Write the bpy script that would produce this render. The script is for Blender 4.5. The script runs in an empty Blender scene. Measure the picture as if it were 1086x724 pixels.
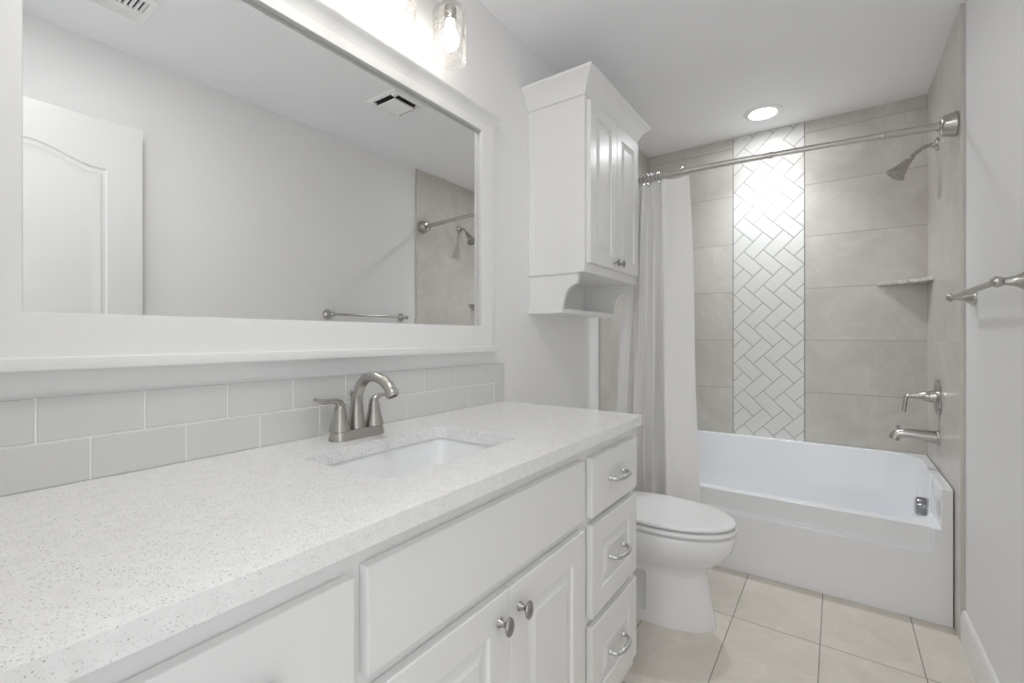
import bpy, bmesh, math, random
from mathutils import Vector, Matrix
random.seed(4)
PI = math.pi
SC = bpy.context.scene
COL = SC.collection

# ------------------------------------------------------------------ camera, light, exposure
cam_d = bpy.data.cameras.new('camera')
cam = bpy.data.objects.new('camera', cam_d); COL.objects.link(cam)
cam_d.sensor_width = 36.0
cam_d.lens = 488.69 / 1086 * 36.0
cam_d.shift_y = -(362 - 357.37) / 1086
cam_d.clip_start = 0.01
cam.location = (1.0838, 0.0, 1.161)
cam.rotation_euler = (PI / 2, 0, 0.614)
SC.camera = cam

world = bpy.data.worlds.new('daylight'); SC.world = world
world.use_nodes = True
world.node_tree.nodes['Background'].inputs[0].default_value = (0.94, 0.97, 1.0, 1)
world.node_tree.nodes['Background'].inputs[1].default_value = 0.40      # daylight that comes in through the doorway

BULB = 4.4          # radiance of the vanity bulbs
DOWNLIGHT = 19     # radiance of the recessed shower light
BEAM = 14.0          # power of the beam under the recessed light
FILL_LAMP = 15         # radiance of the added, unseen fill lamp inside the doorway
SC.view_settings.view_transform = 'Standard'
SC.view_settings.look = 'None'
SC.view_settings.exposure = 1.88
SC.view_settings.gamma = 1.0
SC.view_settings.use_curve_mapping = False
SC.cycles.use_denoising = True
SC.cycles.max_bounces = 14
SC.cycles.diffuse_bounces = 10
SC.cycles.glossy_bounces = 6
SC.cycles.transparent_max_bounces = 16
SC.cycles.sample_clamp_indirect = 6.0
SC.cycles.caustics_reflective = False
SC.cycles.caustics_refractive = False

# room measures (metres): x from the vanity wall, y into the room, z up
W, WD = 1.467, 1.480          # tiled and painted face of the right wall
DW = -0.012                   # painted face of the left wall
D, H = 3.1923, 2.4194
YT = 2.405                    # where the tile starts
YN = 0.0

# ------------------------------------------------------------------ mesh helpers
def add_box(bm, lo, hi, bev=0.0, seg=2):
    b = bmesh.new()
    bmesh.ops.create_cube(b, size=1.0)
    for v in b.verts:
        v.co = Vector([(lo[i] + hi[i]) / 2 + v.co[i] * (hi[i] - lo[i]) for i in range(3)])
    if bev > 0:
        bmesh.ops.bevel(b, geom=b.edges[:], offset=bev, segments=seg, affect='EDGES', profile=0.5)
    merge(bm, b)

def merge(bm, b):
    me = bpy.data.meshes.new('t'); b.to_mesh(me); b.free(); bm.from_mesh(me); bpy.data.meshes.remove(me)

def add_loft(bm, rings, cap0=True, cap1=True, closed=True):
    vs = [[bm.verts.new(p) for p in r] for r in rings]
    n = len(vs[0])
    for a, b in zip(vs, vs[1:]):
        for i in range(n if closed else n - 1):
            j = (i + 1) % n
            try: bm.faces.new((a[i], a[j], b[j], b[i]))
            except ValueError: pass
    if cap0: bm.faces.new(vs[0][::-1])
    if cap1: bm.faces.new(vs[-1])

def frame_of(d):
    d = Vector(d).normalized()
    u = d.orthogonal().normalized()
    if abs(d.z) < 0.99:
        u = Vector((0, 0, 1)).cross(d).normalized()
    return u, d.cross(u).normalized()

def add_lathe(bm, prof, org, axis, n=32, cap0=True, cap1=True):
    """prof: list of (radius, distance along axis)"""
    ax = Vector(axis).normalized(); u, w = frame_of(ax); org = Vector(org)
    rings = []
    for r, h in prof:
        rings.append([org + ax * h + (u * math.cos(2 * PI * i / n) + w * math.sin(2 * PI * i / n)) * max(r, 1e-4) for i in range(n)])
    add_loft(bm, rings, cap0, cap1)

def add_tube(bm, pts, rad, n=14, flat=1.0):
    pts = [Vector(p) for p in pts]
    if not hasattr(rad, '__len__'): rad = [rad] * len(pts)
    rings = []; u = None
    for i, p in enumerate(pts):
        t = (pts[min(i + 1, len(pts) - 1)] - pts[max(i - 1, 0)]).normalized()
        if u is None: u, _ = frame_of(t)
        u = (u - t * u.dot(t)).normalized(); w = t.cross(u)
        rings.append([p + u * (rad[i] * math.cos(2 * PI * k / n)) + w * (rad[i] * flat * math.sin(2 * PI * k / n)) for k in range(n)])
    add_loft(bm, rings)

def spline(pts, m=8):
    P = [Vector(p) for p in pts]; out = []
    for i in range(len(P) - 1):
        a, b, c, d = P[max(i - 1, 0)], P[i], P[i + 1], P[min(i + 2, len(P) - 1)]
        for k in range(m):
            t = k / m
            out.append(0.5 * ((2 * b) + (c - a) * t + (2 * a - 5 * b + 4 * c - d) * t * t + (3 * b - a - 3 * c + d) * t ** 3))
    out.append(P[-1]); return out

def rrect(x0, x1, y0, y1, r, z, n=8):
    out = []
    for cx, cy, a0 in ((x1 - r, y1 - r, 0), (x0 + r, y1 - r, PI / 2), (x0 + r, y0 + r, PI), (x1 - r, y0 + r, 1.5 * PI)):
        for i in range(n + 1):
            a = a0 + PI / 2 * i / n
            out.append(Vector((cx + r * math.cos(a), cy + r * math.sin(a), z)))
    return out

def add_prism(bm, poly, vec):
    a = [Vector(p) for p in poly]
    add_loft(bm, [a, [p + Vector(vec) for p in a]])

def add_panel(bm, O, U, V, N, w, h, prof, thick):
    """raised panel board: O = corner of the front plane, U,V edges, N outward normal; prof = list of (inset, depth)"""
    O, U, V, N = Vector(O), Vector(U), Vector(V), Vector(N)
    def ring(i, d):
        return [O + U * i + V * i + N * d, O + U * (w - i) + V * i + N * d, O + U * (w - i) + V * (h - i) + N * d, O + U * i + V * (h - i) + N * d]
    rings = [ring(0, -thick)] + [ring(i, d) for i, d in prof]
    add_loft(bm, rings)

def obj(name, bm, mat, parent=None, smooth=35, base=None):
    bmesh.ops.remove_doubles(bm, verts=bm.verts[:], dist=1e-6)
    bmesh.ops.recalc_face_normals(bm, faces=bm.faces[:])
    me = bpy.data.meshes.new(name)
    if parent is not None:
        off = world_loc(parent)
    elif base is not None:
        off = Vector(base)
    else:
        xs = [v.co for v in bm.verts]
        off = Vector(((min(p.x for p in xs) + max(p.x for p in xs)) / 2, (min(p.y for p in xs) + max(p.y for p in xs)) / 2, min(p.z for p in xs)))
    bmesh.ops.translate(bm, verts=bm.verts[:], vec=-off)
    bm.to_mesh(me); bm.free()
    if smooth:
        me.shade_smooth(); me.set_sharp_from_angle(angle=math.radians(smooth))
    me.materials.append(mat)
    o = bpy.data.objects.new(name, me); COL.objects.link(o)
    if parent is not None: o.parent = parent
    else: o.location = off
    return o

def world_loc(o):
    v = Vector(o.location)
    while o.parent: o = o.parent; v += Vector(o.location)
    return v

def thing(name, label, cat, loc, group=None):
    o = bpy.data.objects.new(name, None); COL.objects.link(o)
    o.empty_display_size = 0.05; o.location = loc
    return tag(o, label, cat, group)

def tag(o, label, cat, group=None):
    o['label'] = label; o['category'] = cat
    if group: o['group'] = group
    return o

def struct(name, bm, mat, label=None, cat=None, parent=None, smooth=35):
    o = obj(name, bm, mat, parent, smooth); 
    if parent is None:
        o['kind'] = 'structure'
        if label: o['label'] = label
        if cat: o['category'] = cat
    return o

def boolean_mesh(base_bm, cutters):
    def tmp(b):
        bmesh.ops.recalc_face_normals(b, faces=b.faces[:])
        me = bpy.data.meshes.new('t'); b.to_mesh(me); b.free()
        o = bpy.data.objects.new('t', me); COL.objects.link(o); return o
    a = tmp(base_bm); cs = [tmp(c) for c in cutters]
    for c in cs:
        m = a.modifiers.new('b', 'BOOLEAN'); m.object = c; m.operation = 'DIFFERENCE'; m.solver = 'EXACT'
    dg = bpy.context.evaluated_depsgraph_get(); dg.update()
    me = bpy.data.meshes.new_from_object(a.evaluated_get(dg))
    out = bmesh.new(); out.from_mesh(me); bpy.data.meshes.remove(me)
    for o in [a] + cs:
        m = o.data; bpy.data.objects.remove(o); bpy.data.meshes.remove(m)
    return out

# ------------------------------------------------------------------ materials
def new_mat(name):
    m = bpy.data.materials.new(name); m.use_nodes = True
    return m, m.node_tree, m.node_tree.nodes['Principled BSDF']

def noise(nt, vec, scale, detail=3, rough=0.5):
    n = nt.nodes.new('ShaderNodeTexNoise'); n.inputs['Scale'].default_value = scale
    n.inputs['Detail'].default_value = detail; n.inputs['Roughness'].default_value = rough
    nt.links.new(vec, n.inputs['Vector']); return n

def position(nt):
    return nt.nodes.new('ShaderNodeNewGeometry').outputs['Position']

def objcoord(nt):
    return nt.nodes.new('ShaderNodeTexCoord').outputs['Object']

def math_n(nt, op, a, b=None, c=None):
    n = nt.nodes.new('ShaderNodeMath'); n.operation = op
    for i, s in enumerate((a, b, c)):
        if s is None: continue
        if isinstance(s, (int, float)): n.inputs[i].default_value = s
        else: nt.links.new(s, n.inputs[i])
    return n.outputs[0]

def mixc(nt, fac, a, b):
    n = nt.nodes.new('ShaderNodeMix'); n.data_type = 'RGBA'
    if isinstance(fac, (int, float)): n.inputs[0].default_value = fac
    else: nt.links.new(fac, n.inputs[0])
    for s, k in ((a, 6), (b, 7)):
        if isinstance(s, tuple): n.inputs[k].default_value = (*s, 1)
        else: nt.links.new(s, n.inputs[k])
    return n.outputs[2]

def ramp(nt, fac, stops):
    n = nt.nodes.new('ShaderNodeValToRGB'); nt.links.new(fac, n.inputs[0])
    while len(n.color_ramp.elements) < len(stops): n.color_ramp.elements.new(0.5)
    for e, (p, c) in zip(n.color_ramp.elements, stops):
        e.position = p; e.color = (*c, 1) if isinstance(c, tuple) else (c, c, c, 1)
    return n.outputs[0]

def bump(nt, p, h, strength, dist):
    n = nt.nodes.new('ShaderNodeBump'); n.inputs['Strength'].default_value = strength; n.inputs['Distance'].default_value = dist
    nt.links.new(h, n.inputs['Height']); nt.links.new(n.outputs[0], p.inputs['Normal'])

def paint(name, c, rough=0.5, tex=0.0, spec=0.5, scale=220):
    m, nt, p = new_mat(name)
    n = noise(nt, position(nt), 3.0, 2)
    k = 0.985
    nt.links.new(mixc(nt, n.outputs[0], tuple(x * k for x in c), c), p.inputs['Base Color'])
    p.inputs['Roughness'].default_value = rough; p.inputs['Specular IOR Level'].default_value = spec
    if tex: bump(nt, p, noise(nt, position(nt), scale, 3).outputs[0], tex, 0.002)
    return m

def metal(name, c, rough=0.25, brushed=0.0):
    m, nt, p = new_mat(name)
    p.inputs['Metallic'].default_value = 1.0
    n = noise(nt, objcoord(nt), 60, 2)
    nt.links.new(mixc(nt, n.outputs[0], tuple(x * 0.94 for x in c), c), p.inputs['Base Color'])
    r = math_n(nt, 'MULTIPLY_ADD', n.outputs[0], 0.08, rough - 0.04); nt.links.new(r, p.inputs['Roughness'])
    return m

def gridmask(nt, s, org, per, hw):
    """1 on joints at org + k*per (half-width hw)"""
    a = math_n(nt, 'SUBTRACT', s, org - per / 2)
    a = math_n(nt, 'DIVIDE', a, per); a = math_n(nt, 'FRACT', a)
    a = math_n(nt, 'SUBTRACT', a, 0.5); a = math_n(nt, 'ABSOLUTE', a); a = math_n(nt, 'MULTIPLY', a, per)
    return math_n(nt, 'LESS_THAN', a, hw)

def cellid(nt, s, org, per):
    return math_n(nt, 'FLOOR', math_n(nt, 'DIVIDE', math_n(nt, 'SUBTRACT', s, org), per))

def tile_mat(name, ax, cols, grout, rough, hw=0.0013):
    """stone-look tile; ax = ((axis, origin, period), (axis, origin, period))"""
    m, nt, p = new_mat(name)
    pos = position(nt)
    sep = nt.nodes.new('ShaderNodeSeparateXYZ'); nt.links.new(pos, sep.inputs[0])
    g = None; ids = []
    for a, o, per in ax:
        k = gridmask(nt, sep.outputs[a], o, per, hw)
        g = k if g is None else math_n(nt, 'MAXIMUM', g, k)
        ids.append(cellid(nt, sep.outputs[a], o, per))
    comb = nt.nodes.new('ShaderNodeCombineXYZ')
    for i, s in enumerate(ids): nt.links.new(s, comb.inputs[i])
    wn = nt.nodes.new('ShaderNodeTexWhiteNoise'); wn.noise_dimensions = '3D'; nt.links.new(comb.outputs[0], wn.inputs[0])
    off = nt.nodes.new('ShaderNodeVectorMath'); off.operation = 'MULTIPLY_ADD'
    nt.links.new(wn.outputs['Color'], off.inputs[0]); off.inputs[1].default_value = (5, 5, 5); nt.links.new(pos, off.inputs[2])
    n1 = noise(nt, off.outputs[0], 3.2, 6, 0.6); n1.inputs['Distortion'].default_value = 1.2
    n2 = noise(nt, off.outputs[0], 1.6, 5, 0.55); n2.inputs['Distortion'].default_value = 2.2
    base = ramp(nt, n1.outputs[0], [(0.3, cols[0]), (0.52, cols[1]), (0.72, cols[2])])
    vein = math_n(nt, 'ABSOLUTE', math_n(nt, 'SUBTRACT', n2.outputs[0], 0.5))
    vf = ramp(nt, vein, [(0.0, 0.30), (0.03, 0.0)])
    base = mixc(nt, math_n(nt, 'MULTIPLY', vf, n1.outputs[0]), base, tuple(min(1, x * 1.25) for x in cols[2]))
    sh = math_n(nt, 'MULTIPLY_ADD', wn.outputs['Value'], 0.08, 0.0)
    base = mixc(nt, sh, base, cols[0])
    nt.links.new(mixc(nt, g, base, grout), p.inputs['Base Color'])
    nt.links.new(math_n(nt, 'MULTIPLY_ADD', g, 0.5, rough), p.inputs['Roughness'])
    bump(nt, p, math_n(nt, 'SUBTRACT', 1.0, g), 0.6, 0.0015)
    return m

M = {}
M['wall'] = paint('wall_paint', (0.86, 0.86, 0.865), 0.55, 0.03)
M['ceiling'] = paint('ceiling_paint', (0.90, 0.905, 0.925), 0.7, 0.05)
M['trim'] = paint('trim_paint', (0.84, 0.84, 0.83), 0.32)
M['cabinet'] = paint('cabinet_paint', (0.83, 0.83, 0.825), 0.30)
M['door'] = paint('door_paint', (0.80, 0.80, 0.79), 0.35)
M['porcelain'] = paint('porcelain', (0.87, 0.875, 0.885), 0.08)
M['acrylic'] = paint('tub_acrylic', (0.87, 0.88, 0.90), 0.12)
M['seat'] = paint('seat_plastic', (0.88, 0.88, 0.885), 0.15)
M['nickel'] = metal('brushed_nickel', (0.50, 0.48, 0.45), 0.24)
M['pull'] = metal('satin_nickel', (0.60, 0.60, 0.60), 0.28)
M['darknickel'] = metal('dark_nickel', (0.38, 0.37, 0.36), 0.28)
M['rod'] = metal('polished_nickel', (0.58, 0.56, 0.53), 0.2)
M['grey_chrome'] = metal('grey_chrome', (0.36, 0.36, 0.37), 0.14)
M['chrome'] = metal('chrome', (0.72, 0.73, 0.74), 0.08)
M['dark'] = paint('dark_void', (0.03, 0.03, 0.03), 0.7)
M['vent'] = paint('vent_white', (0.92, 0.92, 0.92), 0.4)
M['stone'] = None

def mk_mirror():
    m, nt, p = new_mat('mirror_silver')
    n = noise(nt, objcoord(nt), 2.0)
    nt.links.new(mixc(nt, n.outputs[0], (0.90, 0.905, 0.905), (0.91, 0.915, 0.915)), p.inputs['Base Color'])
    p.inputs['Metallic'].default_value = 1; p.inputs['Roughness'].default_value = 0.0
    return m
M['mirror'] = mk_mirror()

def mk_quartz():
    m, nt, p = new_mat('speckled_quartz')
    pos = position(nt)
    out = None
    base = ramp(nt, noise(nt, pos, 60, 3).outputs[0], [(0.35, (0.84, 0.84, 0.835)), (0.65, (0.89, 0.89, 0.885))])
    for sc, thr, rad, col in ((300, 0.68, 0.30, (0.35, 0.35, 0.345)), (440, 0.60, 0.34, (0.58, 0.58, 0.57)), (200, 0.85, 0.22, (0.26, 0.26, 0.26))):
        dist = noise(nt, pos, sc * 1.5, 2)
        mp = nt.nodes.new('ShaderNodeVectorMath'); mp.operation = 'MULTIPLY_ADD'
        nt.links.new(dist.outputs['Color'], mp.inputs[0]); mp.inputs[1].default_value = (0.5 / sc,) * 3; nt.links.new(pos, mp.inputs[2])
        v = nt.nodes.new('ShaderNodeTexVoronoi'); v.inputs['Scale'].default_value = sc; nt.links.new(mp.outputs[0], v.inputs['Vector'])
        sep = nt.nodes.new('ShaderNodeSeparateColor'); nt.links.new(v.outputs['Color'], sep.inputs[0])
        on = math_n(nt, 'MULTIPLY', math_n(nt, 'GREATER_THAN', sep.outputs[0], thr), math_n(nt, 'LESS_THAN', v.outputs['Distance'], rad))
        base = mixc(nt, math_n(nt, 'MULTIPLY', on, math_n(nt, 'MULTIPLY_ADD', sep.outputs[1], 0.6, 0.3)), base, col)
    nt.links.new(base, p.inputs['Base Color'])
    p.inputs['Roughness'].default_value = 0.16
    return m
M['quartz'] = mk_quartz()

def mk_stone():
    m, nt, p = new_mat('shelf_stone')
    n = noise(nt, objcoord(nt), 38, 6, 0.7); n.inputs['Distortion'].default_value = 1.0
    nt.links.new(ramp(nt, n.outputs[0], [(0.35, (0.30, 0.28, 0.25)), (0.5, (0.52, 0.49, 0.45)), (0.62, (0.70, 0.68, 0.65))]), p.inputs['Base Color'])
    p.inputs['Roughness'].default_value = 0.3
    return m
M['stone'] = mk_stone()

def mk_fabric():
    m, nt, p = new_mat('waffle_fabric')
    uv = nt.nodes.new('ShaderNodeUVMap').outputs[0]
    sep = nt.nodes.new('ShaderNodeSeparateXYZ'); nt.links.new(uv, sep.inputs[0])
    a = math_n(nt, 'SINE', math_n(nt, 'MULTIPLY', sep.outputs[0], 2 * PI / 0.009))
    b = math_n(nt, 'SINE', math_n(nt, 'MULTIPLY', sep.outputs[1], 2 * PI / 0.009))
    w = math_n(nt, 'MAXIMUM', a, b)
    nt.links.new(mixc(nt, math_n(nt, 'MULTIPLY_ADD', w, 0.15, 0.5), (0.88, 0.875, 0.86), (0.92, 0.915, 0.905)), p.inputs['Base Color'])
    p.inputs['Roughness'].default_value = 0.85
    p.inputs['Sheen Weight'].default_value = 0.15
    bump(nt, p, w, 0.35, 0.001)
    tl = nt.nodes.new('ShaderNodeBsdfTranslucent'); tl.inputs[0].default_value = (0.92, 0.91, 0.89, 1)
    mx = nt.nodes.new('ShaderNodeMixShader'); mx.inputs[0].default_value = 0.08
    nt.links.new(p.outputs[0], mx.inputs[1]); nt.links.new(tl.outputs[0], mx.inputs[2])
    nt.links.new(mx.outputs[0], nt.nodes['Material Output'].inputs[0])
    return m
M['fabric'] = mk_fabric()

def mk_shade():
    m = bpy.data.materials.new('seeded_glass'); m.use_nodes = True; nt = m.node_tree; nt.nodes.clear()
    out = nt.nodes.new('ShaderNodeOutputMaterial')
    tr = nt.nodes.new('ShaderNodeBsdfTransparent'); gl = nt.nodes.new('ShaderNodeBsdfGlossy'); gl.inputs['Roughness'].default_value = 0.03
    tr.inputs[0].default_value = (0.975, 0.975, 0.97, 1)
    lw = nt.nodes.new('ShaderNodeLayerWeight'); lw.inputs[0].default_value = 0.18
    oc = objcoord(nt)
    v = nt.nodes.new('ShaderNodeTexVoronoi'); v.inputs['Scale'].default_value = 260; nt.links.new(oc, v.inputs['Vector'])
    sep = nt.nodes.new('ShaderNodeSeparateColor'); nt.links.new(v.outputs['Color'], sep.inputs[0])
    seed = math_n(nt, 'MULTIPLY', math_n(nt, 'GREATER_THAN', sep.outputs[0], 0.62), math_n(nt, 'LESS_THAN', v.outputs['Distance'], 0.36))
    bp = nt.nodes.new('ShaderNodeBump'); bp.inputs['Strength'].default_value = 0.7; bp.inputs['Distance'].default_value = 0.002
    nt.links.new(v.outputs['Distance'], bp.inputs['Height']); nt.links.new(bp.outputs[0], gl.inputs['Normal'])
    fac = math_n(nt, 'ADD', math_n(nt, 'MULTIPLY', lw.outputs['Fresnel'], 0.6), math_n(nt, 'MULTIPLY', seed, 0.08))
    mx = nt.nodes.new('ShaderNodeMixShader'); nt.links.new(fac, mx.inputs[0]); nt.links.new(tr.outputs[0], mx.inputs[1]); nt.links.new(gl.outputs[0], mx.inputs[2])
    tl = nt.nodes.new('ShaderNodeBsdfTranslucent'); tl.inputs[0].default_value = (0.9, 0.87, 0.83, 1)
    m2 = nt.nodes.new('ShaderNodeMixShader'); nt.links.new(math_n(nt, 'MULTIPLY', seed, 0.32), m2.inputs[0])
    nt.links.new(mx.outputs[0], m2.inputs[1]); nt.links.new(tl.outputs[0], m2.inputs[2])
    nt.links.new(m2.outputs[0], out.inputs[0])
    return m
M['shade'] = mk_shade()

def emit(name, c, s):
    m = bpy.data.materials.new(name); m.use_nodes = True; nt = m.node_tree; nt.nodes.clear()
    out = nt.nodes.new('ShaderNodeOutputMaterial'); e = nt.nodes.new('ShaderNodeEmission')
    n = noise(nt, objcoord(nt), 8, 1); nt.links.new(mixc(nt, n.outputs[0], tuple(x * 0.98 for x in c), c), e.inputs[0])
    e.inputs[1].default_value = s; nt.links.new(e.outputs[0], out.inputs[0]); return m
M['bulb'] = emit('bulb_glow', (1.0, 0.93, 0.84), BULB)
M['flush'] = emit('fill_lamp_glow', (1.0, 0.995, 0.985), FILL_LAMP)  # glow of the added fill lamp
M['lens'] = emit('downlight_glow', (0.97, 0.985, 1.0), DOWNLIGHT)

TZ, TP = 0.840, 0.3025
stone_cols = ((0.54, 0.515, 0.475), (0.60, 0.575, 0.535), (0.645, 0.625, 0.59))
M['tile_back'] = tile_mat('tile_back', ((2, TZ, TP),), stone_cols, (0.33, 0.31, 0.28), 0.32)
M['tile_side'] = tile_mat('tile_side', ((2, TZ, TP), (1, 3.01, 0.61)), stone_cols, (0.62, 0.60, 0.57), 0.28)
M['tile_floor'] = tile_mat('tile_floor', ((0, 0.7305, 0.3015), (1, 2.094, 0.61)), ((0.63, 0.585, 0.52), (0.70, 0.655, 0.59), (0.75, 0.71, 0.65)), (0.27, 0.24, 0.21), 0.35, 0.0017)
M['ceramic'] = paint('white_ceramic', (0.75, 0.75, 0.725), 0.14, 0.12, 0.5, 90)
M['grout_dark'] = paint('grout_grey', (0.25, 0.24, 0.22), 0.9)
M['tile_grey'] = paint('grey_gloss_tile', (0.68, 0.68, 0.67), 0.12, 0.03, 0.5, 30)
M['grout_white'] = paint('grout_white', (0.90, 0.90, 0.89), 0.8)
M['edge_trim'] = paint('tile_edge', (0.62, 0.59, 0.55), 0.35)

# ------------------------------------------------------------------ setting
def wall(name, lo, hi, mat, label=None, cat=None):
    b = bmesh.new(); add_box(b, lo, hi); return struct(name, b, mat, label, cat, smooth=0)

wall('floor', (-0.10, -0.9, -0.10), (1.60, D + 0.1, 0.0), M['tile_floor'], 'beige rectangular stone-look tile floor with dark grout lines', 'floor')
wall('ceiling', (-0.10, -0.12, H), (1.60, D + 0.1, H + 0.10), M['ceiling'], 'plain white painted ceiling above vanity and tub', 'ceiling')
wall('wall_left', (DW - 0.10, -0.12, 0), (DW, D + 0.1, H), M['wall'], 'pale grey painted wall behind the vanity and mirror', 'wall')
wall('wall_right', (WD, -0.12, 0), (WD + 0.10, D + 0.1, H), M['wall'], 'pale grey painted wall carrying the towel bar', 'wall')
wall('wall_back', (DW, D, 0), (WD, D + 0.10, H), M['tile_back'], 'grey-beige tiled wall behind the bathtub', 'wall')
wall('wall_alcove_left', (DW, YT, 0), (0.0, D, H), M['tile_side'], 'grey-beige tiled alcove wall behind the shower curtain', 'wall')
wall('wall_alcove_right', (W, YT + 0.003, 0), (WD, D, H), M['tile_side'], 'grey-beige tiled alcove wall behind shower head and spout', 'wall')
b = bmesh.new(); add_box(b, (W - 0.001, YT - 0.003, 0.135), (WD, YT + 0.003, H), 0.001)
struct('trim_1', b, M['edge_trim'], 'beige edge strip where alcove tile meets painted wall', 'trim')
# wall with the doorway the photograph is taken from
b = bmesh.new()
add_box(b, (DW, -0.12, 0), (0.66, YN, H)); add_box(b, (0.66, -0.12, 2.10), (1.455, YN, H)); add_box(b, (1.455, -0.12, 0), (WD, YN, H))
struct('wall_front', b, M['wall'], 'pale grey painted wall with the doorway', 'wall', smooth=0)

def baseboard(name, x, s, y0, y1, label):
    b = bmesh.new()
    prof = [(0, 0), (0.014, 0), (0.014, 0.105), (0.011, 0.118), (0.009, 0.128), (0.004, 0.133), (0, 0.133)]
    add_loft(b, [[Vector((x + s * px, y, pz)) for px, pz in prof] for y in (y0, y1)])
    struct(name, b, M['trim'], label, 'baseboard')
baseboard('baseboard_right', WD, -1, 0.75, YT - 0.004, 'white baseboard along the painted wall under the towel bar')
baseboard('baseboard_left', DW, 1, 1.462, YT - 0.002, 'white baseboard along the wall behind the toilet')

# herringbone accent strip in the back wall
SX0, SX1 = 0.547, 0.931
def clip_poly(poly, x0, x1, z0, z1):
    for ax, lim, s in ((0, x0, 1), (0, x1, -1), (1, z0, 1), (1, z1, -1)):
        out = []
        for i in range(len(poly)):
            a, c = poly[i], poly[(i + 1) % len(poly)]
            fa, fc = s * (a[ax] - lim), s * (c[ax] - lim)
            if fa >= 0: out.append(a)
            if (fa >= 0) != (fc >= 0):
                t = fa / (fa - fc); out.append((a[0] + (c[0] - a[0]) * t, a[1] + (c[1] - a[1]) * t))
        poly = out
        if len(poly) < 3: return []
    return poly
b = bmesh.new(); w = 0.0762; r2 = math.sqrt(0.5)
e1, e2 = (r2, -r2), (r2, r2)
ox, oz = 0.5535, 2.0720
g = 0.0014
for k in range(-12, 24):
    for q in range(-14, 14):
        bi, bj = k + 2 * q, k - 2 * q
        for (i0, i1, j0, j1) in ((0, 2, 0, 1), (2, 3, -1, 1)):
            c = [((i0 + bi) * w + g, (j0 + bj) * w + g), ((i1 + bi) * w - g, (j0 + bj) * w + g), ((i1 + bi) * w - g, (j1 + bj) * w - g), ((i0 + bi) * w + g, (j1 + bj) * w - g)]
            poly = [(ox + a * e1[0] + d * e2[0], oz + a * e1[1] + d * e2[1]) for a, d in c]
            poly = clip_poly(poly, SX0 + 0.003, SX1 - 0.003, 0.53, H - 0.001)
            if len(poly) < 3: continue
            cx = sum(p[0] for p in poly) / len(poly); cz = sum(p[1] for p in poly) / len(poly)
            ins = [(p[0] + (cx - p[0]) * 0.03, p[1] + (cz - p[1]) * 0.03) for p in poly]
            add_loft(b, [[Vector((x, D - 0.001, z)) for x, z in poly], [Vector((x, D - 0.0032, z)) for x, z in poly], [Vector((x, D - 0.0042, z)) for x, z in ins]], cap0=False)
acc = struct('trim_2', b, M['ceramic'], 'white herringbone tile strip running up the wall behind the tub', 'tile strip', smooth=0)
b = bmesh.new(); add_box(b, (SX0, D - 0.0022, 0.53), (SX1, D + 0.001, H))
struct('grout_bed', b, M['grout_dark'], parent=acc, smooth=0)

# door leaf folded open against the right wall (seen in the mirror)
XD0, XD1, DY0, DY1, DZ0, DZ1 = 1.420, 1.455, 0.015, 0.726, 0.012, 2.073
b = bmesh.new()
def arch(d, y0, y1, z0, z1, rise, n=28):
    pts = [(y0 + d, z0 + d), (y1 - d, z0 + d)]
    yc = (y0 + y1) / 2; hw = (y1 - y0) / 2
    for i in range(n + 1):
        y = (y1 - d) + ((y0 + d) - (y1 - d)) * i / n
        t = min(1.0, abs(y - yc) / (hw * 0.88))
        pts.append((y, z1 - d + rise * (0.5 + 0.5 * math.cos(PI * t))))
    return pts
holes = [(0.135, 0.606, 1.02, 1.868, 0.055), (0.135, 0.606, 0.22, 0.86, 0.0)]
outer = [(DY0, DZ0), (DY1, DZ0), (DY1, DZ1), (DY0, DZ1)]
es = []
def ring_edges(pts):
    vs = [b.verts.new((XD0, y, z)) for y, z in pts]
    for i in range(len(vs)): es.append(b.edges.new((vs[i], vs[(i + 1) % len(vs)])))
    return vs
ring_edges(outer)
hv = [ring_edges(arch(0, *h)) for h in holes]
bmesh.ops.triangle_fill(b, use_beauty=True, edges=es)
for h in holes:
    add_loft(b, [[Vector((XD0 + dx, y, z)) for y, z in arch(d, *h)] for d, dx in ((0, 0), (0.006, 0.006), (0.016, 0.007), (0.022, 0.002), (0.03, 0.0055), (0.06, 0.003))], cap0=False)
add_loft(b, [[Vector((x, y, z)) for y, z in outer] for x in (XD0, XD1)], cap0=False)
dr = struct('door_1', b, M['door'], 'white two-panel arched door standing open against the wall', 'door')
b = bmesh.new(); add_lathe(b, [(0.027, 0), (0.027, 0.006), (0.011, 0.010), (0.011, 0.03), (0.024, 0.036), (0.029, 0.05), (0.024, 0.063), (0.0, 0.066)], (XD0, 0.665, 0.95), (-1, 0, 0))
obj('door_knob', b, M['nickel'], dr)

# ------------------------------------------------------------------ bathtub
TX0, TX1, TY0, TY1, RIM, FRONT = 0.003, 1.464, 2.515, 3.1875, 0.552, 0.384
b = bmesh.new(); add_box(b, (TX0, TY0, 0.0), (TX1, TY1, RIM))
c1 = bmesh.new()
add_loft(c1, [rrect(0.16, 1.36, 2.66, 3.04, 0.12, 0.09, 10), rrect(0.13, 1.39, 2.63, 3.07, 0.13, 0.11, 10), rrect(0.08, 1.412, 2.598, 3.125, 0.135, 0.36, 10),
              rrect(0.062, 1.422, 2.588, 3.145, 0.14, 0.52, 10), rrect(0.050, 1.430, 2.580, 3.153, 0.145, RIM + 0.001, 10), rrect(0.048, 1.432, 2.578, 3.155, 0.145, RIM + 0.06, 10)])
c2 = bmesh.new(); add_box(c2, (0.040, 2.40, FRONT), (1.428, 2.715, 0.8))
c3 = bmesh.new()
r = [Vector((p.x, 2.45, p.y)) for p in rrect(0.075, 1.405, 0.280, 0.75, 0.035, 0, 6)]
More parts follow.
